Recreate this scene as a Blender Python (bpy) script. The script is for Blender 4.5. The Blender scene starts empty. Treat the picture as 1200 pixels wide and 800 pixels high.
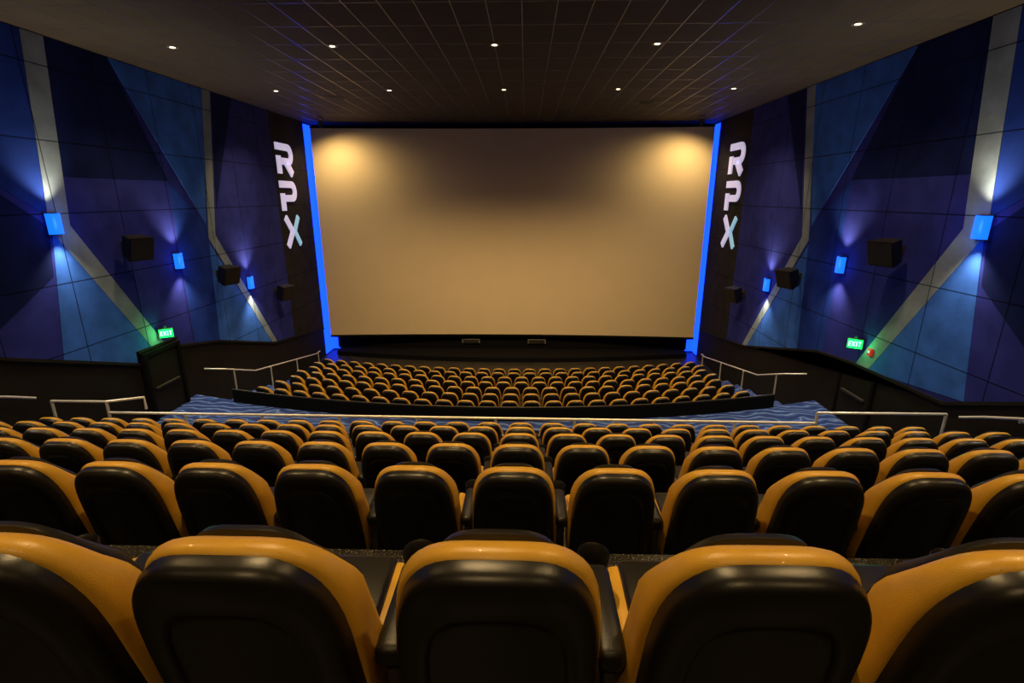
import bpy, bmesh, math, random
from mathutils import Vector, Matrix
random.seed(4)
scene = bpy.context.scene
COL = scene.collection

# ------------------------------------------------------------ materials
def mat(name, color=(0.5,0.5,0.5), rough=0.5, metal=0.0, emit=None, estr=0.0, spec=0.5,
        noise=0.0, nscale=20.0, bump=0.0, bscale=200.0, coat=0.0):
    m = bpy.data.materials.new(name); m.use_nodes = True
    nt = m.node_tree; N = nt.nodes; L = nt.links
    b = N["Principled BSDF"]
    b.inputs["Base Color"].default_value = (*color, 1)
    b.inputs["Roughness"].default_value = rough
    b.inputs["Metallic"].default_value = metal
    b.inputs["Specular IOR Level"].default_value = spec
    b.inputs["Coat Weight"].default_value = coat
    if emit:
        b.inputs["Emission Color"].default_value = (*emit, 1)
        b.inputs["Emission Strength"].default_value = estr
    tc = N.new("ShaderNodeTexCoord")
    if noise > 0:
        n = N.new("ShaderNodeTexNoise"); n.inputs["Scale"].default_value = nscale; n.inputs["Detail"].default_value = 6
        L.new(tc.outputs["Object"], n.inputs["Vector"])
        mr = N.new("ShaderNodeMapRange"); mr.inputs[1].default_value = 0.25; mr.inputs[2].default_value = 0.75
        mr.inputs[3].default_value = 1-noise; mr.inputs[4].default_value = 1+noise
        L.new(n.outputs["Fac"], mr.inputs[0])
        mx = N.new("ShaderNodeVectorMath"); mx.operation = 'SCALE'
        mx.inputs[0].default_value = color
        L.new(mr.outputs[0], mx.inputs["Scale"])
        L.new(mx.outputs[0], b.inputs["Base Color"])
    if bump > 0:
        n2 = N.new("ShaderNodeTexNoise"); n2.inputs["Scale"].default_value = bscale; n2.inputs["Detail"].default_value = 3
        L.new(tc.outputs["Object"], n2.inputs["Vector"])
        bp = N.new("ShaderNodeBump"); bp.inputs["Strength"].default_value = bump; bp.inputs["Distance"].default_value = 0.01
        L.new(n2.outputs["Fac"], bp.inputs["Height"])
        L.new(bp.outputs[0], b.inputs["Normal"])
    return m

def math_node(nt, op, a, bb=None):
    n = nt.nodes.new("ShaderNodeMath"); n.operation = op
    for i, v in enumerate((a, bb)):
        if v is None: continue
        if isinstance(v, (int, float)): n.inputs[i].default_value = v
        else: nt.links.new(v, n.inputs[i])
    return n.outputs[0]

def line_mask(nt, coord, period, halfw, off=0.0):
    f = math_node(nt, 'FRACT', math_node(nt, 'DIVIDE', math_node(nt, 'ADD', coord, off+100*period), period))
    d = math_node(nt, 'MINIMUM', f, math_node(nt, 'SUBTRACT', 1.0, f))
    return math_node(nt, 'LESS_THAN', d, halfw/period)

def grid_mat(name, color, line, axes, periods, halfw, rough=0.8, line_rough=None, line_metal=0.0, noise=0.15, nscale=3.0, bump=0.3, bscale=120, offs=(0,0), spec=0.5):
    m = bpy.data.materials.new(name); m.use_nodes = True
    nt = m.node_tree; N = nt.nodes; L = nt.links; b = N["Principled BSDF"]
    b.inputs["Specular IOR Level"].default_value = spec
    tc = N.new("ShaderNodeTexCoord"); sp = N.new("ShaderNodeSeparateXYZ"); L.new(tc.outputs["Object"], sp.inputs[0])
    m1 = line_mask(nt, sp.outputs[axes[0]], periods[0], halfw, offs[0])
    m2 = line_mask(nt, sp.outputs[axes[1]], periods[1], halfw, offs[1])
    mk = math_node(nt, 'MAXIMUM', m1, m2)
    n = N.new("ShaderNodeTexNoise"); n.inputs["Scale"].default_value = nscale; n.inputs["Detail"].default_value = 8
    L.new(tc.outputs["Object"], n.inputs["Vector"])
    mr = N.new("ShaderNodeMapRange"); mr.inputs[1].default_value = 0.3; mr.inputs[2].default_value = 0.7
    mr.inputs[3].default_value = 1-noise; mr.inputs[4].default_value = 1+noise
    L.new(n.outputs["Fac"], mr.inputs[0])
    sc = N.new("ShaderNodeVectorMath"); sc.operation = 'SCALE'; sc.inputs[0].default_value = color
    L.new(mr.outputs[0], sc.inputs["Scale"])
    mx = N.new("ShaderNodeMix"); mx.data_type = 'RGBA'
    L.new(mk, mx.inputs["Factor"]); L.new(sc.outputs[0], mx.inputs[6]); mx.inputs[7].default_value = (*line, 1)
    L.new(mx.outputs[2], b.inputs["Base Color"])
    b.inputs["Roughness"].default_value = rough
    if line_rough is not None:
        r = math_node(nt, 'ADD', rough, math_node(nt, 'MULTIPLY', mk, line_rough-rough))
        L.new(r, b.inputs["Roughness"])
    if line_metal: L.new(math_node(nt, 'MULTIPLY', mk, line_metal), b.inputs["Metallic"])
    n2 = N.new("ShaderNodeTexNoise"); n2.inputs["Scale"].default_value = bscale
    L.new(tc.outputs["Object"], n2.inputs["Vector"])
    h = math_node(nt, 'SUBTRACT', math_node(nt, 'MULTIPLY', n2.outputs["Fac"], 0.4), mk)
    bp = N.new("ShaderNodeBump"); bp.inputs["Strength"].default_value = bump; bp.inputs["Distance"].default_value = 0.01
    L.new(h, bp.inputs["Height"]); L.new(bp.outputs[0], b.inputs["Normal"])
    return m

PY, PZ = 1.78, 1.45
def fabric(name, c): return grid_mat(name, c, tuple(v*0.2 for v in c), (1, 2), (PY, PZ), 0.012, rough=0.95, noise=0.22, nscale=2.0, spec=0.1)
M_PURPLE = fabric("fabric_purple", (0.029, 0.038, 0.29))
M_NAVY   = fabric("fabric_navy", (0.007, 0.014, 0.10))
M_BLUE   = fabric("fabric_blue", (0.045, 0.16, 0.70))
M_MIDBLUE= fabric("fabric_mid_blue", (0.017, 0.052, 0.36))
M_GREY   = fabric("fabric_grey", (0.25, 0.32, 0.40))
M_BLACKF = fabric("fabric_black", (0.026, 0.024, 0.026))
M_WALL   = mat("wall_black_paint", (0.014, 0.012, 0.010), 0.75, noise=0.2, nscale=4, bump=0.1, spec=0.2)
M_CEIL   = grid_mat("ceiling_tiles", (0.060, 0.046, 0.034), (0.11, 0.12, 0.22), (0, 1), (0.61, 1.22), 0.008, rough=0.8, line_rough=0.26, line_metal=0.6, noise=0.12, nscale=1.5, bump=0.1, bscale=60, spec=0.2)  # grid lines tinted blue, painting in reflected LED light on the bars
M_SCREEN = mat("screen_vinyl", (0.80, 0.655, 0.44), 0.8, noise=0.02, nscale=1, spec=0.1)
M_MASK   = mat("black_velour", (0.006, 0.006, 0.007), 0.95, noise=0.2, spec=0.1)
M_ORANGE = mat("leather_mustard", (0.63, 0.35, 0.034), 0.36, noise=0.10, nscale=9, bump=0.12, bscale=260, coat=0.10)
M_BLEATH = mat("leather_black", (0.010, 0.009, 0.008), 0.36, noise=0.15, nscale=12, bump=0.15, bscale=240, spec=0.5)
M_SHELL  = mat("plastic_black", (0.009, 0.008, 0.007), 0.34, noise=0.1, nscale=15, bump=0.06, bscale=500, spec=0.5)
M_FRAME  = mat("frame_grey_metal", (0.06, 0.055, 0.05), 0.45, 0.6, noise=0.05)
M_CHROME = mat("rail_steel", (0.85, 0.83, 0.78), 0.38, 0.5, noise=0.03)
M_BLED   = mat("led_blue", (0.02, 0.05, 0.6), 0.5, emit=(0.004, 0.045, 1.0), estr=3.2)
M_SBLUE  = mat("sconce_blue_glass", (0.005, 0.03, 0.3), 0.3, emit=(0.005, 0.13, 1.0), estr=1.8)
M_LAMP   = mat("lamp_lens", (1, 0.9, 0.7), 0.4, emit=(1.0, 0.72, 0.38), estr=12)
M_TRIMW  = mat("lamp_trim", (0.2, 0.17, 0.13), 0.4, noise=0.05)
M_LETW   = mat("letter_white", (0.5, 0.45, 0.6), 0.4, emit=(0.70, 0.64, 0.95), estr=0.58)
M_LETC   = mat("letter_cyan", (0.3, 0.5, 0.6), 0.4, emit=(0.34, 0.66, 0.92), estr=0.52)
M_GREEN  = mat("exit_green", (0.0, 0.5, 0.1), 0.4, emit=(0.01, 0.8, 0.12), estr=1.5)
M_WHITEE = mat("exit_letters", (1, 1, 1), 0.4, emit=(0.5, 1.0, 0.6), estr=1.6)
M_RED    = mat("alarm_red", (0.5, 0.02, 0.01), 0.4, emit=(1, 0.05, 0.02), estr=0.3)
M_BLKBOX = mat("speaker_black", (0.012, 0.011, 0.010), 0.55, noise=0.1, bump=0.1)
M_GRILL  = mat("speaker_grille", (0.025, 0.021, 0.018), 0.7, noise=0.2, nscale=90, bump=0.5, bscale=150)
M_VENT   = mat("vent_metal", (0.2, 0.18, 0.14), 0.5, noise=0.05)
M_VENTD  = mat("ceiling_vent_dark", (0.03, 0.025, 0.02), 0.6, noise=0.05)

def floor_mat():
    m = bpy.data.materials.new("floor_speckled"); m.use_nodes = True
    nt = m.node_tree; N = nt.nodes; L = nt.links; b = N["Principled BSDF"]
    tc = N.new("ShaderNodeTexCoord"); v = N.new("ShaderNodeTexNoise"); v.inputs["Scale"].default_value = 110; v.inputs["Detail"].default_value = 2
    L.new(tc.outputs["Object"], v.inputs["Vector"])
    r = N.new("ShaderNodeValToRGB"); r.color_ramp.elements[0].position = 0.58; r.color_ramp.elements[0].color = (0.008, 0.007, 0.006, 1)
    r.color_ramp.elements[1].position = 0.66; r.color_ramp.elements[1].color = (0.26, 0.24, 0.20, 1)
    L.new(v.outputs["Fac"], r.inputs[0]); L.new(r.outputs[0], b.inputs["Base Color"]); b.inputs["Roughness"].default_value = 0.35
    b.inputs["Specular IOR Level"].default_value = 0.3
    return m
M_FLOOR = floor_mat()
def carpet_mat():
    m = bpy.data.materials.new("carpet_blue"); m.use_nodes = True
    nt = m.node_tree; N = nt.nodes; L = nt.links; b = N["Principled BSDF"]
    tc = N.new("ShaderNodeTexCoord"); w = N.new("ShaderNodeTexWave"); w.bands_direction = 'Y'
    w.inputs["Scale"].default_value = 1.3; w.inputs["Distortion"].default_value = 14; w.inputs["Detail"].default_value = 2; w.inputs["Detail Scale"].default_value = 0.9
    L.new(tc.outputs["Object"], w.inputs["Vector"])
    r = N.new("ShaderNodeValToRGB"); e = r.color_ramp.elements
    e[0].position = 0.0; e[0].color = (0.010, 0.025, 0.15, 1)
    e[1].position = 1.0; e[1].color = (0.18, 0.24, 0.50, 1)
    x = e.new(0.50); x.color = (0.014, 0.055, 0.30, 1)
    x = e.new(0.90); x.color = (0.03, 0.10, 0.42, 1)
    L.new(w.outputs["Fac"], r.inputs[0]); L.new(r.outputs[0], b.inputs["Base Color"]); b.inputs["Roughness"].default_value = 0.95
    return m
M_CARPET = carpet_mat()

# ------------------------------------------------------------ mesh helpers
def finish(name, bm, mats, loc=(0,0,0), rot=(0,0,0), smooth=None, parent=None):
    bmesh.ops.recalc_face_normals(bm, faces=bm.faces)
    me = bpy.data.meshes.new(name); bm.to_mesh(me); bm.free()
    for m in mats: me.materials.append(m)
    if smooth is not None:
        me.shade_smooth()
        me.set_sharp_from_angle(angle=math.radians(smooth))
    ob = bpy.data.objects.new(name, me); COL.objects.link(ob)
    ob.location = loc; ob.rotation_euler = rot
    if parent: ob.parent = parent
    return ob

def box(bm, x0, x1, y0, y1, z0, z1, mi=0, bev=0.0, seg=2, mtx=None):
    vs = [bm.verts.new((x, y, z)) for x in (x0, x1) for y in (y0, y1) for z in (z0, z1)]
    q = [(0,1,3,2),(4,6,7,5),(0,4,5,1),(2,3,7,6),(0,2,6,4),(1,5,7,3)]
    fs = [bm.faces.new([vs[i] for i in f]) for f in q]
    for f in fs: f.material_index = mi
    if bev > 0:
        es = list({e for f in fs for e in f.edges})
        r = bmesh.ops.bevel(bm, geom=es, offset=bev, segments=seg, profile=0.5, affect='EDGES')
        for f in r['faces']: f.material_index = mi
        vs = list({v for f in r['faces'] for v in f.verts} | {v for v in vs if v.is_valid})
    if mtx: bmesh.ops.transform(bm, matrix=mtx, verts=[v for v in vs if v.is_valid])
    return vs

def prism_x(bm, pts, x0, x1, mi=0):
    a = [bm.verts.new((x0, y, z)) for y, z in pts]; b = [bm.verts.new((x1, y, z)) for y, z in pts]
    n = len(pts)
    fs = [bm.faces.new(a), bm.faces.new(list(reversed(b)))]
    for i in range(n): fs.append(bm.faces.new([a[i], b[i], b[(i+1)%n], a[(i+1)%n]]))
    for f in fs: f.material_index = mi
    bmesh.ops.triangulate(bm, faces=fs[:2])

def lathe(bm, prof, seg=20, center=(0,0,0), mi=0, mtx=None):
    rings = []; vv = []
    for r, z in prof:
        if r < 1e-5: ring = [bm.verts.new((center[0], center[1], center[2]+z))]
        else: ring = [bm.verts.new((center[0]+r*math.cos(2*math.pi*i/seg), center[1]+r*math.sin(2*math.pi*i/seg), center[2]+z)) for i in range(seg)]
        rings.append(ring); vv += ring
    for a, b in zip(rings[:-1], rings[1:]):
        for i in range(seg):
            j = (i+1) % seg
            if len(a) == 1 and len(b) == 1: continue
            if len(a) == 1: f = bm.faces.new([a[0], b[i], b[j]])
            elif len(b) == 1: f = bm.faces.new([a[i], b[0], a[j]])
            else: f = bm.faces.new([a[i], b[i], b[j], a[j]])
            f.material_index = mi
    if mtx: bmesh.ops.transform(bm, matrix=mtx, verts=vv)
    return vv

def tube(bm, pts, r, seg=8, mi=0):
    pts = [Vector(p) for p in pts]; rings = []
    for i, p in enumerate(pts):
        d = (pts[min(i+1, len(pts)-1)] - pts[max(i-1, 0)]).normalized()
        up = Vector((0,0,1)) if abs(d.z) < 0.95 else Vector((1,0,0))
        s = d.cross(up).normalized(); u = s.cross(d)
        rings.append([bm.verts.new(p + s*r*math.cos(2*math.pi*k/seg) + u*r*math.sin(2*math.pi*k/seg)) for k in range(seg)])
    for a, b in zip(rings[:-1], rings[1:]):
        for k in range(seg):
            f = bm.faces.new([a[k], a[(k+1)%seg], b[(k+1)%seg], b[k]]); f.material_index = mi
    for rr in (rings[0], rings[-1]):
        f = bm.faces.new(rr); f.material_index = mi

# ------------------------------------------------------------ constants
HW = 9.2; CEIL = 10.75; YB = -4.0; YF = 24.9; YS = 24.3
R_SAG = 27.0
def sag(x): return x*x/(2*R_SAG)
def rowy(k): return 0.86 if k == 0 else 2.55 + 1.5*(k-1)
def rowz(k): return 5.765 if k == 0 else 5.613 - 0.632*k
NUP = 6
YE = 9.46
AISLE_Z = 1.85
S0 = 12.45
LP = 1.02; NLOW = 7
def lowz(i): return 1.20 - 0.20*i
def floor_low(x, y):
    s = y - sag(x)
    if s < S0: return AISLE_Z
    return lowz(min(NLOW-1, int((s-S0)/LP)))
def right_shift(y): return 0.78*max(0.0, min(1.0, (17.5-y)/6.9))
def my(s, y): return y if s < 0 else y - right_shift(y)

# ------------------------------------------------------------ room shell
bm = bmesh.new(); box(bm, -HW-0.2, -HW, YB, YF+0.2, -0.3, CEIL+0.2); finish("wall_left", bm, [M_WALL])
bm = bmesh.new(); box(bm, HW, HW+0.2, YB, YF+0.2, -0.3, CEIL+0.2); finish("wall_right", bm, [M_WALL])
bm = bmesh.new(); box(bm, -HW, HW, YF, YF+0.2, -0.3, CEIL+0.2); finish("wall_front", bm, [M_MASK])
bm = bmesh.new(); box(bm, -HW-0.2, HW+0.2, YB-0.2, YB, -0.3, CEIL+0.2); finish("wall_back", bm, [M_WALL])
bm = bmesh.new(); box(bm, -HW, HW, YB, YF, CEIL, CEIL+0.2); finish("ceiling", bm, [M_CEIL])

bm = bmesh.new()
def quad(pts, mi=0):
    f = bm.faces.new([bm.verts.new(p) for p in pts]); f.material_index = mi
ys = [YB] + [rowy(k)-0.25 for k in range(1, NUP)] + [YE]
for k in range(NUP):
    z = rowz(k); y0, y1 = ys[k], ys[k+1]
    for xa, xb, mi in ((-HW, -8.68, 1), (-8.68, 8.22, 0), (8.22, HW, 1)):
        quad([(xa, y0, z), (xb, y0, z), (xb, y1, z), (xa, y1, z)], mi)
        zn = rowz(k+1) if k < NUP-1 else AISLE_Z
        quad([(xa, y1, z), (xb, y1, z), (xb, y1, zn), (xa, y1, zn)], 0)
NX = 48
xs = [-HW + 2*HW*i/NX for i in range(NX+1)]
levels = [(S0 + LP*i, lowz(i)) for i in range(NLOW)]
for a, b in zip(xs[:-1], xs[1:]):
    quad([(a, YE, AISLE_Z), (b, YE, AISLE_Z), (b, S0+sag(b), AISLE_Z), (a, S0+sag(a), AISLE_Z)], 1)
    zp = AISLE_Z
    side = 1 if abs((a+b)/2) > 7.9 else 0
    for i, (s, z) in enumerate(levels):
        quad([(a, s+sag(a), zp), (b, s+sag(b), zp), (b, s+sag(b), z), (a, s+sag(a), z)], side)
        if i < NLOW-1:
            s2 = levels[i+1][0]
            quad([(a, s+sag(a), z), (b, s+sag(b), z), (b, s2+sag(b), z), (a, s2+sag(a), z)], side)
        else:
            quad([(a, s+sag(a), z), (b, s+sag(b), z), (b, YF, z), (a, YF, z)], 0)
        zp = z
bmesh.ops.remove_doubles(bm, verts=bm.verts, dist=1e-4)
finish("floor", bm, [M_FLOOR, M_CARPET])

# ------------------------------------------------------------ wall panels (mural)
PROF_L = [(-3.9, 10.0), (9.0, 4.62), (12.04, 3.50), (12.06, 3.80), (13.54, 3.80), (13.56, 3.55), (15.4, 3.17), (18.9, 2.1), (24.2, 1.35)]
PROF_R = [(-3.9, 9.6), (8.2, 4.25), (9.7, 3.62), (12.7, 3.50), (14.2, 3.34), (18.9, 2.1), (24.2, 1.35)]
def pz(s, y):
    P_ = PROF_L if s < 0 else PROF_R
    for (a, za), (b, zb) in zip(P_[:-1], P_[1:]):
        if a <= y <= b: return za + (zb-za)*(y-a)/(b-a)
    return P_[-1][1]
T = CEIL - 0.02
def panels(s, name):
    bm = bmesh.new()
    X = s*HW
    def P(pts, off, mi, raw=False):
        q = []
        for y, z in pts:
            yy = y if raw else my(s, y)
            if z is None: z = pz(s, yy)
            q.append((yy, z))
        prism_x(bm, q, X, X - s*off, mi)
    prof = PROF_L if s < 0 else PROF_R
    base = [(-3.9, T), (20.65, T), (20.65, pz(s, 20.65))] + [p for p in reversed(prof) if p[0] < 20]
    P(base, 0.05, 0, True)
    P([(20.65, T), (23.8, T), (23.8, 1.42), (20.65, pz(s, 20.65))], 0.05, 5, True)
    P([(11.3, T), (13.0, T), (14.35, 8.0), (11.0, 8.0)], 0.056, 1)
    P([(13.0, T), (16.65, T), (15.75, 6.75)], 0.058, 2)
    P([(14.35, 8.0), (15.75, 6.75), (15.75, 6.35), (15.6, None), (14.3, None)], 0.053, 3)
    P([(10.5, 6.9), (12.62, None), (12.0, 3.81) if s < 0 else (12.3, None), (12.0, None), (10.05, None)], 0.058, 2)
    P([(9.2, T), (10.9, T), (10.5, 7.2), (8.1, 8.8)], 0.056, 3)
    P([(7.2, 9.0), (8.1, 8.8), (10.45, 7.0), (10.3, 6.0), (8.4, None), (7.2, None)], 0.054, 1)
    P([(15.75, 6.2), (18.75, None), (15.5, None)], 0.058, 2)
    P([(17.1, T), (18.2, T), (16.4, 7.2)], 0.056, 1)
    P([(10.85, T), (11.35, T), (10.95, 7.0), (13.0, None), (12.55, None), (10.45, 6.95)], 0.064, 4)
    P([(16.6, T), (17.0, T), (16.12, 6.42), (19.1, None), (18.72, None), (15.75, 6.35)], 0.064, 4)
    P([(5.0, T), (5.45, T), (5.05, 9.2), (7.3, None), (6.8, None), (4.6, 9.15)], 0.064, 4)
    P([(4.6, 9.1), (6.8, None), (4.2, None)], 0.058, 2)
    return finish(name, bm, [M_PURPLE, M_NAVY, M_BLUE, M_MIDBLUE, M_GREY, M_BLACKF])
panels(-1, "acoustic_wall_panels"); panels(1, "acoustic_wall_panels.001")

for s, nm in ((-1, "trim_1"), (1, "trim_2")):
    bm = bmesh.new(); prof = PROF_L if s < 0 else PROF_R
    for (a, za), (b, zb) in zip(prof[:-1], prof[1:]):
        if b-a < 0.1: continue
        if b > 24: b, zb = 23.8, 1.41
        prism_x(bm, [(a, za), (b, zb), (b, zb-0.07), (a, za-0.07)], s*HW, s*(HW-0.08))
    finish(nm, bm, [M_WALL])

# ------------------------------------------------------------ screen
bm = bmesh.new()
SW = 8.90; SZ0 = 1.0; SZ1 = 10.50
def sy(x): return YS - 0.35 + 0.35*(1-(x/SW)**2)
n = 40
for i in range(n):
    xa = -SW + 2*SW*i/n; xb = -SW + 2*SW*(i+1)/n
    f = bm.faces.new([bm.verts.new(p) for p in ((xa, sy(xa), SZ0), (xb, sy(xb), SZ0), (xb, sy(xb), SZ1), (xa, sy(xa), SZ1))])
    f.material_index = 0
    for z0, z1 in ((SZ0-0.10, SZ0), (SZ1, SZ1+0.08)):
        box(bm, xa, xb, min(sy(xa), sy(xb))-0.03, max(sy(xa), sy(xb))+0.12, z0, z1, 1)
    box(bm, xa, xb, max(sy(xa), sy(xb))+0.02, max(sy(xa), sy(xb))+0.12, SZ0, SZ1, 1)
bmesh.ops.remove_doubles(bm, verts=bm.verts, dist=1e-5)
finish("projection_screen", bm, [M_SCREEN, M_MASK])

bm = bmesh.new()
pts = []
for i in range(41):
    x = -8.6 + 17.2*i/40; pts.append((x, 22.9 + 0.9*(x/8.6)**2))
top = [bm.verts.new((x, y, 0.22)) for x, y in pts]; bot = [bm.verts.new((x, y, 0.0)) for x, y in pts]
bt = [bm.verts.new((8.6, YF-0.02, 0.22)), bm.verts.new((-8.6, YF-0.02, 0.22))]
for i in range(40): bm.faces.new([bot[i], bot[i+1], top[i+1], top[i]])
bm.faces.new(top + bt)
box(bm, -8.75, 8.75, 24.45, 24.55, 0.22, 0.88)
finish("stage_platform", bm, [M_MASK])
for i, x in enumerate((-2.0, 1.3)):
    bm = bmesh.new(); box(bm, -0.45, 0.45, -0.06, 0.0, 0, 0.22, 0, 0.01)
    for k in range(5): box(bm, -0.4, 0.4, -0.075, -0.06, 0.03+k*0.038, 0.045+k*0.038, 1)
    finish("floor_vent" if i == 0 else "floor_vent.001", bm, [M_VENT, M_BLKBOX], (x, 24.43, 0.5))

for i, s in enumerate((-1, 1)):
    bm = bmesh.new()
    a, b = sorted((s*8.82, s*9.18))
    box(bm, a, b, 24.80, 24.86, 0.05, 10.68, 0, 0.01)
    a, b = sorted((s*9.16, s*9.19))
    box(bm, a, b, 23.85 if s < 0 else 24.1, 24.80, 0.05, 10.68, 0)  # added glowing panel, stands in for the strip's blue light on the side wall
    box(bm, min(s*8.80, s*9.19), max(s*8.80, s*9.19), 24.86, 24.89, 0.03, 10.70, 1)
    finish("led_light_strip" if i == 0 else "led_light_strip.001", bm, [M_BLED, M_BLKBOX], smooth=40)

# ------------------------------------------------------------ cinema seat
def seat_mesh():
    bm = bmesh.new()
    zc, H, W = 0.705, 0.365, 0.252
    NP = 44
    def outline(sc, dz=0.0, sx=1.0):
        o = []
        for i in range(NP):
            t = 2*math.pi*(i+0.5)/NP
            c, s = math.cos(t), math.sin(t)
            e = 2/4.2 if s > 0 else 2/6.0
            x = math.copysign(abs(c)**e, c); z = math.copysign(abs(s)**e, s)
            x *= 1 - 0.12*max(0, z)**2 + 0.05*max(0, -z)
            z += 0.07*(1-min(1, x*x))*max(0, z)
            o.append((W*x*sc*sx, zc + H*z*sc + dz))
        return o
    def place(x, z, y):
        zn = (z-0.35)/0.75
        lean = 0.15*(1-zn)
        return (x, y + lean + 0.55*x*x, z)
    def loft(layers, mi, thick=False):
        rings = []
        for (sc, y, dz, sx) in layers:
            ring = []
            for x, z in outline(sc, dz, sx):
                zn = max(0, min(1, (z-0.35)/0.75))
                if thick and y > 0:
                    # waisted profile: slim head, fuller shoulders, deep lumbar wings
                    yy = y*(1+1.9*(1-zn)**1.3 + 0.35*math.exp(-((zn-0.70)/0.12)**2)*min(1, abs(x)/0.2))
                else: yy = y
                ring.append(bm.verts.new(place(x, z, yy)))
            rings.append(ring)
        for a, b in zip(rings[:-1], rings[1:]):
            for i in range(NP):
                f = bm.faces.new([a[i], a[(i+1)%NP], b[(i+1)%NP], b[i]]); f.material_index = mi
        for rr in (rings[0], rings[-1]):
            f = bm.faces.new(rr); f.material_index = mi
    loft([(0.10, -0.036, -0.0, .97), (0.60, -0.038, -0.0, .97), (0.655, -0.041, -0.0, .97), (0.675, -0.053, -0.0, .97), (0.71, -0.058, -0.0, .97),
          (0.90, -0.056, -0.0, .97), (0.965, -0.046, -0.0, .97), (1.0, -0.022, -0.0, .97), (1.005, 0.008, -0.0, .97), (0.95, 0.02, -0.0, .97)], 0)
    loft([(0.95, 0.000, 0.0, 1), (0.995, 0.004, 0.0, 1), (1.022, 0.020, 0.002, 1), (1.03, 0.040, 0.002, 1), (1.02, 0.060, 0.0, 1),
          (0.99, 0.077, 0.0, 1), (0.93, 0.087, -0.005, 1), (0.6, 0.09, -0.01, 1)], 1, True)
    loft([(0.86, 0.080, 0.02, 0.80), (0.90, 0.100, 0.036, 0.80), (0.89, 0.118, 0.040, 0.78), (0.83, 0.134, 0.036, 0.75), (0.5, 0.140, 0.02, 0.7)], 2, True)
    m = Matrix.Translation((0, 0.46, 0.45)) @ Matrix.Rotation(math.radians(4), 4, 'X')
    box(bm, -0.245, 0.245, -0.24, 0.26, -0.075, 0.055, 1, 0.04, 3, m)
    box(bm, -0.19, 0.19, -0.2, 0.255, 0.03, 0.075, 2, 0.02, 2, m)
    box(bm, -0.2, 0.2, -0.2, 0.2, -0.12, -0.07, 0, 0.015, 2, m)
    for x in (-0.20, 0.20):
        box(bm, x-0.02, x+0.02, 0.22, 0.52, 0.03, 0.40, 3, 0.008, 1)
        box(bm, x-0.045, x+0.045, 0.16, 0.58, 0.0, 0.035, 3, 0.008, 1)
    box(bm, 0.258, 0.342, 0.17, 0.53, 0.60, 0.675, 2, 0.03, 4)
    box(bm, 0.280, 0.320, 0.20, 0.46, 0.05, 0.61, 3, 0.01, 1)
    box(bm, 0.258, 0.342, 0.15, 0.50, 0.0, 0.05, 3, 0.008, 1)
    lathe(bm, [(0.0, -0.085), (0.036, -0.085), (0.047, 0.0), (0.054, 0.008), (0.057, 0.0), (0.047, -0.095), (0.0, -0.095)], 18, (0.300, 0.585, 0.655), 0)
    bmesh.ops.recalc_face_normals(bm, faces=bm.faces)
    me = bpy.data.meshes.new("cinema_seat"); bm.to_mesh(me); bm.free()
    for m_ in (M_SHELL, M_ORANGE, M_BLEATH, M_FRAME): me.materials.append(m_)
    me.shade_smooth(); me.set_sharp_from_angle(angle=math.radians(50))
    return me
SEAT = seat_mesh()
cnt = 0
def add_seat(x, y, z, rz):
    global cnt
    ob = bpy.data.objects.new("cinema_seat" if cnt == 0 else "cinema_seat.%03d" % cnt, SEAT); cnt += 1
    COL.objects.link(ob); ob.location = (x, y, z); ob.rotation_euler = (0, 0, rz)
X0 = 0.64
for k in range(NUP):
    for j in range(-15, 13):
        add_seat(X0 + 0.6*j, rowy(k)+0.03, rowz(k), 0)
for i in range(NLOW):
    half = 7.25 + 0.12*i
    nseat = int(2*half/0.6)
    for j in range(nseat):
        x = (j-(nseat-1)/2)*0.6
        add_seat(x, S0 + 0.16 + LP*i + sag(x), lowz(i), x/R_SAG)

# ------------------------------------------------------------ wall fixtures
def sconce(s, y, z, idx):
    bm = bmesh.new()
    box(bm, -0.13, 0.13, 0.0, 0.03, -0.22, 0.22, 1, 0.008)
    n = 10; a = []; b = []
    for k in range(n+1):
        t = math.pi*k/n
        a.append(bm.verts.new((-0.15*math.cos(t), 0.03+0.12*math.sin(t)**0.6, -0.21))); b.append(bm.verts.new((-0.15*math.cos(t), 0.03+0.12*math.sin(t)**0.6, 0.21)))
    for k in range(n): bm.faces.new([a[k], a[k+1], b[k+1], b[k]]).material_index = 0
    box(bm, -0.155, 0.155, 0.02, 0.035, -0.225, -0.21, 1); box(bm, -0.155, 0.155, 0.02, 0.035, 0.21, 0.225, 1)
    x = s*(HW-0.066)
    ob = finish("wall_sconce" + ("" if idx == 0 else ".%03d" % idx), bm, [M_SBLUE, M_FRAME], (x, y, z), (0, 0, math.pi/2 if s > 0 else -math.pi/2), smooth=40)
    for d in (1, -1):
        l = bpy.data.lights.new("sconce_beam", 'SPOT'); l.energy = 230; l.color = (1.0, 0.84, 0.56); l.spot_size = math.radians(110); l.spot_blend = 1.0; l.shadow_soft_size = 0.04
        lo = bpy.data.objects.new("sconce_beam_up" if d > 0 else "sconce_beam_down", l); COL.objects.link(lo)
        lo.parent = ob; lo.location = (0, 0.18, 0.24*d)
        lo.rotation_euler = (math.radians(180-16) if d > 0 else math.radians(16), 0, 0)
    l = bpy.data.lights.new("sconce_glow", 'POINT'); l.energy = 7; l.color = (0.10, 0.30, 1.0); l.shadow_soft_size = 0.12
    lo = bpy.data.objects.new("sconce_glow", l); COL.objects.link(lo); lo.parent = ob; lo.location = (0, 0.45, 0)
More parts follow.
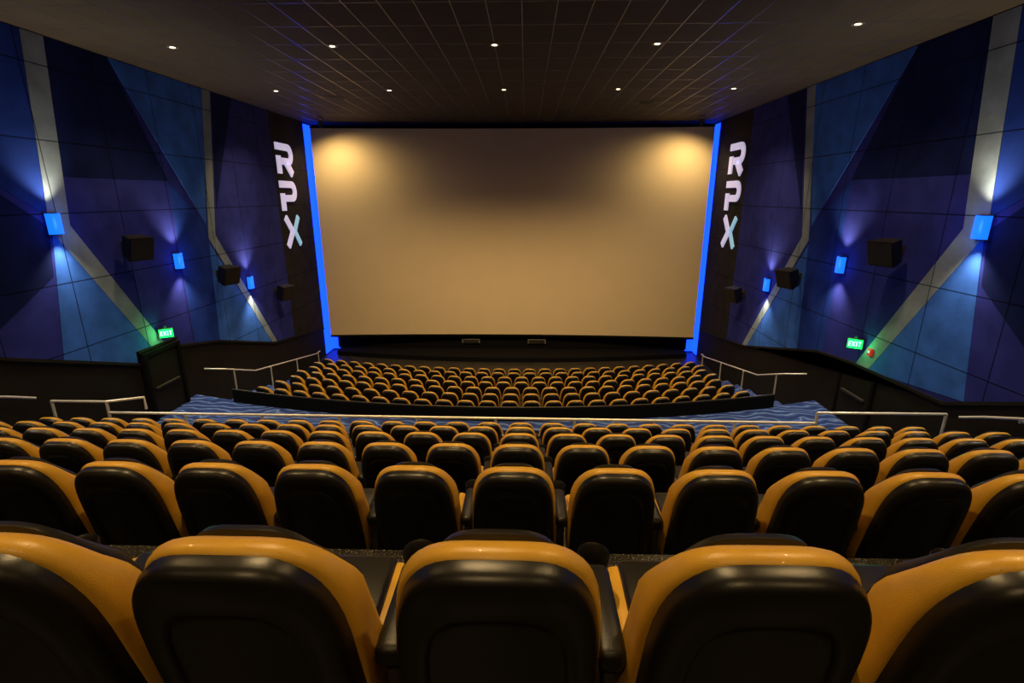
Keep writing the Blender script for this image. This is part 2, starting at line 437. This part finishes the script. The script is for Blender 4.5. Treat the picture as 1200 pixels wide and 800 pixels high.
def speaker(s, y, z, idx):
    bm = bmesh.new()
    w, h = 0.30, 0.29
    f = [(-w, 0.22, -h), (w, 0.22, -h), (w, 0.26, h), (-w, 0.26, h)]
    g = [(-w*0.7, -0.14, -h*0.9), (w*0.7, -0.14, -h*0.9), (w*0.7, -0.14, h*0.9), (-w*0.7, -0.14, h*0.9)]
    F = [bm.verts.new(p) for p in f]; G = [bm.verts.new(p) for p in g]
    bm.faces.new(F); bm.faces.new(list(reversed(G)))
    for i in range(4): bm.faces.new([F[i], G[i], G[(i+1)%4], F[(i+1)%4]])
    bmesh.ops.bevel(bm, geom=list(bm.edges), offset=0.012, segments=2, affect='EDGES')
    GF = [bm.verts.new(p) for p in [(-w*0.9, 0.232, -h*0.88), (w*0.9, 0.232, -h*0.88), (w*0.9, 0.268, h*0.88), (-w*0.9, 0.268, h*0.88)]]
    q = bm.faces.new(GF); q.material_index = 1
    r = bmesh.ops.extrude_face_region(bm, geom=[q]); vs = [v for v in r['geom'] if isinstance(v, bmesh.types.BMVert)]
    bmesh.ops.translate(bm, vec=(0, 0.008, 0), verts=vs)
    bmesh.ops.transform(bm, matrix=Matrix.Rotation(math.radians(-14), 4, 'X'), verts=bm.verts)
    box(bm, -0.03, 0.03, -0.36, -0.10, -0.03, 0.03, 2); box(bm, -0.09, 0.09, -0.38, -0.36, -0.12, 0.12, 2)
    ang = math.radians(-90-20) if s < 0 else math.radians(90+20)
    finish("wall_speaker" + ("" if idx == 0 else ".%03d" % idx), bm, [M_BLKBOX, M_GRILL, M_FRAME], (s*(HW-0.43), y, z), (0, 0, ang), smooth=35)
k = 0
for s in (-1, 1):
    for y, z in ((10.52, 7.05), (14.1, 5.85), (17.65, 4.65), (6.95, 8.3), (3.4, 9.5)):
        sconce(s, my(s, y), z, k); k += 1
k = 0
for s in (-1, 1):
    for y, z in ((12.2, 6.42), (15.8, 5.22), (19.4, 4.0), (7.6, 8.0)):
        speaker(s, my(s, y), z, k); k += 1

def stroke(bm, pts, w, d, mi):
    n = len(pts); L = []; Rr = []
    for i in range(n):
        p = Vector(pts[i])
        if i == 0: dd = (Vector(pts[1])-p).normalized(); m = 1
        elif i == n-1: dd = (p-Vector(pts[-2])).normalized(); m = 1
        else:
            d1 = (p-Vector(pts[i-1])).normalized(); d2 = (Vector(pts[i+1])-p).normalized()
            dd = (d1+d2).normalized(); m = 1/max(0.5, dd.dot(d1))
        nn = Vector((-dd.y, dd.x))*w/2*m
        L.append(p+nn); Rr.append(p-nn)
    for i in range(n-1):
        q = [L[i], L[i+1], Rr[i+1], Rr[i]]
        a = [bm.verts.new((v.x, 0, v.y)) for v in q]; b = [bm.verts.new((v.x, -d, v.y)) for v in q]
        fs = [bm.faces.new(a), bm.faces.new(list(reversed(b)))] + [bm.faces.new([a[j], b[j], b[(j+1)%4], a[(j+1)%4]]) for j in range(4)]
        for f in fs: f.material_index = mi
def arc(cx, cz, r, a0, a1, n=8): return [(cx+r*math.cos(math.radians(a0+(a1-a0)*i/n)), cz+r*math.sin(math.radians(a0+(a1-a0)*i/n))) for i in range(n+1)]
for idx, s in enumerate((-1, 1)):
    bm = bmesh.new()
    w = 0.28; dep = 0.06
    def bowl(cz):
        return [(-0.80, cz+0.47)] + [(0.28, cz+0.47)] + arc(0.28, cz+0.18, 0.29, 90, -90, 10)[1:] + [(-0.35, cz-0.11)]
    zR, zP, zX = 1.52, 0.0, -1.52
    stroke(bm, bowl(zR), w, dep, 0)
    stroke(bm, [(-0.62, zR-0.62), (-0.62, zR+0.1)], w*1.2, dep, 0)
    stroke(bm, [(0.05, zR-0.15), (0.55, zR-0.62)], w*1.2, dep, 0)
    stroke(bm, bowl(zP), w, dep, 0)
    stroke(bm, [(-0.62, zP-0.62), (-0.62, zP+0.1)], w*1.2, dep, 0)
    stroke(bm, [(-0.62, zX+0.62), (-0.06, zX+0.0), (-0.62, zX-0.62)], w, dep, 0)
    stroke(bm, [(0.62, zX+0.62), (0.14, zX+0.0), (0.62, zX-0.62)], w*0.8, dep, 1)
    bmesh.ops.scale(bm, vec=(0.95, 1, 0.95), verts=bm.verts)
    finish("wall_lettering_sign" + ("" if idx == 0 else ".001"), bm, [M_LETW, M_LETC], (s*(HW-0.05), 21.65, 7.62), (0, 0, math.pi/2 if s < 0 else -math.pi/2))

for idx, s in enumerate((-1, 1)):
    bm = bmesh.new()
    box(bm, -0.17, 0.17, -0.04, 0.04, -0.13, 0.13, 0, 0.015)
    box(bm, -0.16, 0.16, -0.048, -0.04, -0.115, 0.115, 1)
    box(bm, -0.03, 0.03, -0.03, 0.03, 0.13, 0.19, 0)
    def rect(x0, x1, z0, z1): box(bm, x0*0.9, x1*0.9, -0.054, -0.048, z0*0.85, z1*0.85, 2)
    x = -0.145
    rect(x, x+0.018, -0.07, 0.07)
    for zz in (-0.07, -0.009, 0.052): rect(x, x+0.055, zz, zz+0.018)
    for a in (1, -1):
        mtx = Matrix.Translation((-0.032, -0.051, 0)) @ Matrix.Rotation(a*math.radians(28), 4, 'Y')
        box(bm, -0.008, 0.008, -0.003, 0.003, -0.064, 0.064, 2, 0, 1, mtx)
    rect(0.03, 0.05, -0.07, 0.07)
    rect(0.075, 0.145, 0.052, 0.07); rect(0.101, 0.12, -0.07, 0.07)
    rz = math.radians(-35) if s > 0 else math.radians(35)
    e = finish("exit_sign" + ("" if idx == 0 else ".001"), bm, [M_BLKBOX, M_GREEN, M_WHITEE], (s*(HW-0.26), 12.9 if s < 0 else 12.35, 4.07), (0, 0, rz), smooth=30)
    l = bpy.data.lights.new("exit_glow", 'POINT'); l.energy = 9; l.color = (0.05, 1, 0.2); l.shadow_soft_size = 0.1
    lo = bpy.data.objects.new("exit_glow", l); COL.objects.link(lo); lo.parent = e; lo.location = (0, -0.2, 0)
    bm = bmesh.new()
    y0, y1, z0, z1 = (12.2, 13.4, AISLE_Z, 3.60) if s < 0 else (11.8, 13.0, AISLE_Z, 3.28)
    dpt = 0.16 if s < 0 else 0.05
    a, b_ = sorted((s*(HW-0.005), s*(HW-dpt)))
    box(bm, a, b_, y0-0.1, y0, z0, z1+0.1, 0); box(bm, a, b_, y1, y1+0.1, z0, z1+0.1, 0); box(bm, a, b_, y0, y1, z1, z1+0.1, 0)
    a, b_ = sorted((s*(HW-0.005), s*(HW-dpt*0.6)))
    box(bm, a, b_, y0, y1, z0, z1, 1, 0.01)
    a, b_ = sorted((s*(HW-dpt*0.6), s*(HW-dpt*0.6-0.07)))
    box(bm, a, b_, y0+0.12, y1-0.15, z0+0.8, z0+0.87, 2, 0.015)
    finish("door_%d" % (idx+1), bm, [M_MASK, M_WALL, M_FRAME])

bm = bmesh.new(); box(bm, -0.06, 0.0, -0.07, 0.07, -0.09, 0.09, 0, 0.015); box(bm, -0.075, -0.06, -0.03, 0.03, -0.02, 0.04, 1, 0.005)
finish("fire_alarm", bm, [M_RED, M_LETW], (HW-0.066, 12.0, 3.95))

# ------------------------------------------------------------ handrails
def rail(name, runs, r=0.025):
    bm = bmesh.new()
    for p in runs: tube(bm, p, r)
    return finish(name, bm, [M_CHROME], smooth=60)
RY = 9.40; TZ = rowz(NUP-1)
xl, xr_ = -7.85, 6.5
runs = [[(xl, RY, 3.32), (xr_, RY, 3.26)], [(xl, RY, 2.9), (xr_, RY, 2.9)]]
n = 9
for i in range(n+1):
    x = xl + (xr_-xl)*i/n
    runs.append([(x, RY, TZ), (x, RY, 3.28 if 0 < i < n else (3.56 if i == 0 else 3.48))])
runs.append([(xl, RY, 3.56), (-9.0, RY, 3.56)]); runs.append([(-9.0, RY, 3.56), (-9.0, RY, TZ)])
runs.append([(xr_, RY, 3.48), (9.0, RY, 3.48)]); runs.append([(9.0, RY, 3.48), (9.0, RY, TZ)])
runs.append([(xl, RY, 3.56), (xl+0.6, RY+0.25, 3.56), (xl+0.6, RY+0.25, 3.3)])
rail("guard_rail", runs, 0.028)
for i, s in enumerate((-1, 1)):
    dz = 0 if s < 0 else -0.2
    rr = [[(s*9.0, 1.5, 6.85+dz), (s*9.0, 8.6, 3.98+dz), (s*9.0, 9.1, 3.75+dz)]]
    for y in (2, 4, 6, 8): 
        z = 6.85-(y-1.5)*0.404+dz; rr.append([(s*9.0, y, z), (s*9.0, y, z-0.06), (s*9.13, y, z-0.06)])
    rail("handrail" + ("" if i == 0 else ".001"), rr)
for i, s in enumerate((-1, 1)):
    xr = s*8.2
    pts = [(s*8.95, 14.2, 2.60), (xr+s*0.15, 14.2, 2.60), (xr, 15.6, 2.06), (s*8.45, 21.0, 0.95), (s*8.45, 21.4, 0.95)]
    rr = [pts]
    for px, py, pzt in ((xr+s*0.1, 14.6, 2.44), (xr, 16.6, 1.85), (s*8.3, 18.8, 1.40), (s*8.45, 21.2, 0.95)):
        rr.append([(px, py, pzt), (px, py, floor_low(px, py))])
    rail("aisle_handrail" + ("" if i == 0 else ".001"), rr)

bm = bmesh.new()
n = 40; SP = S0 - 0.10
pr = [-7.75 + 15.5*i/n for i in range(n+1)]
for a, b in zip(pr[:-1], pr[1:]):
    va = [(a, SP+sag(a), AISLE_Z), (b, SP+sag(b), AISLE_Z), (b, SP+sag(b), 2.20), (a, SP+sag(a), 2.20)]
    vb = [(p[0], p[1]+0.07, p[2]) for p in va]
    A = [bm.verts.new(p) for p in va]; B = [bm.verts.new(p) for p in vb]
    bm.faces.new(A); bm.faces.new(list(reversed(B)))
    for j in range(4): bm.faces.new([A[j], B[j], B[(j+1)%4], A[(j+1)%4]])
bmesh.ops.remove_doubles(bm, verts=bm.verts, dist=1e-4)
for f in bm.faces: f.material_index = 0
tube(bm, [(a, SP+0.035+sag(a), 2.23) for a in pr], 0.022, 8, 1)
finish("curved_partition", bm, [M_MASK, M_FRAME])

# ------------------------------------------------------------ ceiling fixtures
EN = {-1.8: 230, 2.7: 460, 7.5: 550, 12.3: 740, 17.1: 1200}
k = 0
for y in (-1.8, 2.7, 7.5, 12.3, 17.1):
    for x in (-7.1, -3.55, 0.0, 3.5, 7.0):
        yy = 11.1 if (y == 12.3 and x == 7.0) else y
        bm = bmesh.new()
        lathe(bm, [(0.055, 0.0), (0.10, -0.012), (0.115, -0.004), (0.115, 0.0)], 20, (0,0,0), 1)
        lathe(bm, [(0.0, -0.003), (0.055, -0.003)], 20, (0,0,0), 0)
        ob = finish("recessed_downlight" + ("" if k == 0 else ".%03d" % k), bm, [M_LAMP, M_TRIMW], (x, yy, CEIL-0.001), smooth=60)
        l = bpy.data.lights.new("downlight", 'SPOT'); l.energy = EN[y]*(0.50 if abs(x) > 6 else 1.0); l.color = (1.0, 0.67, 0.29)
        l.spot_size = math.radians(112); l.spot_blend = 0.9; l.shadow_soft_size = 0.08
        lo = bpy.data.objects.new("downlight_beam", l); COL.objects.link(lo); lo.parent = ob; lo.location = (0, 0, -0.05)
        if y > 17: lo.rotation_euler = (math.radians(14), 0, 0)
        k += 1
for i, s in enumerate((-1, 1)):
    bm = bmesh.new()
    lathe(bm, [(0.0, 0.16), (0.06, 0.16), (0.08, 0.05), (0.10, -0.12), (0.09, -0.12), (0.0, -0.10)], 18, (0,0,0), 0, Matrix.Rotation(math.radians(20), 4, 'X'))
    box(bm, -0.12, -0.105, -0.02, 0.02, 0, 0.26, 0); box(bm, 0.105, 0.12, -0.02, 0.02, 0, 0.26, 0); box(bm, -0.12, 0.12, -0.02, 0.02, 0.25, 0.27, 0)
    box(bm, -0.05, 0.05, -0.05, 0.05, 0.27, 0.30, 0)
    ob = finish("stage_spotlight" + ("" if i == 0 else ".001"), bm, [M_BLKBOX], (s*7.8, 22.4, CEIL-0.30), smooth=40)
    l = bpy.data.lights.new("spot", 'SPOT'); l.energy = 420; l.color = (1.0, 0.70, 0.30); l.spot_size = math.radians(150); l.spot_blend = 1.0; l.shadow_soft_size = 0.08
    lo = bpy.data.objects.new("spot_beam", l); COL.objects.link(lo); lo.parent = ob; lo.location = (0, 0.04, -0.16)
    lo.rotation_euler = (math.radians(20), 0, math.radians(30)*s)
k = 0
for x, y in ((-5.6, 18.2), (4.9, 19.4)):
    bm = bmesh.new(); box(bm, -0.3, 0.3, -0.3, 0.3, -0.015, 0, 0, 0.004)
    for j in range(7): box(bm, -0.25, 0.25, -0.24+j*0.075, -0.21+j*0.075, -0.025, -0.015, 1)
    finish("ceiling_vent" + ("" if k == 0 else ".%03d" % k), bm, [M_VENTD, M_BLKBOX], (x, y, CEIL)); k += 1

# ------------------------------------------------------------ world, camera
w = bpy.data.worlds.new("world"); scene.world = w; w.use_nodes = True
w.node_tree.nodes["Background"].inputs[0].default_value = (0.01, 0.01, 0.015, 1)
cd = bpy.data.cameras.new("camera"); cam = bpy.data.objects.new("camera", cd); COL.objects.link(cam)
cd.lens = 17.8; cd.sensor_width = 36; cd.clip_start = 0.03
cam.location = (0.7, 0, 7.6); cam.rotation_euler = (math.radians(74), 0, math.radians(1.5))
scene.camera = cam
scene.view_settings.view_transform = 'Standard'
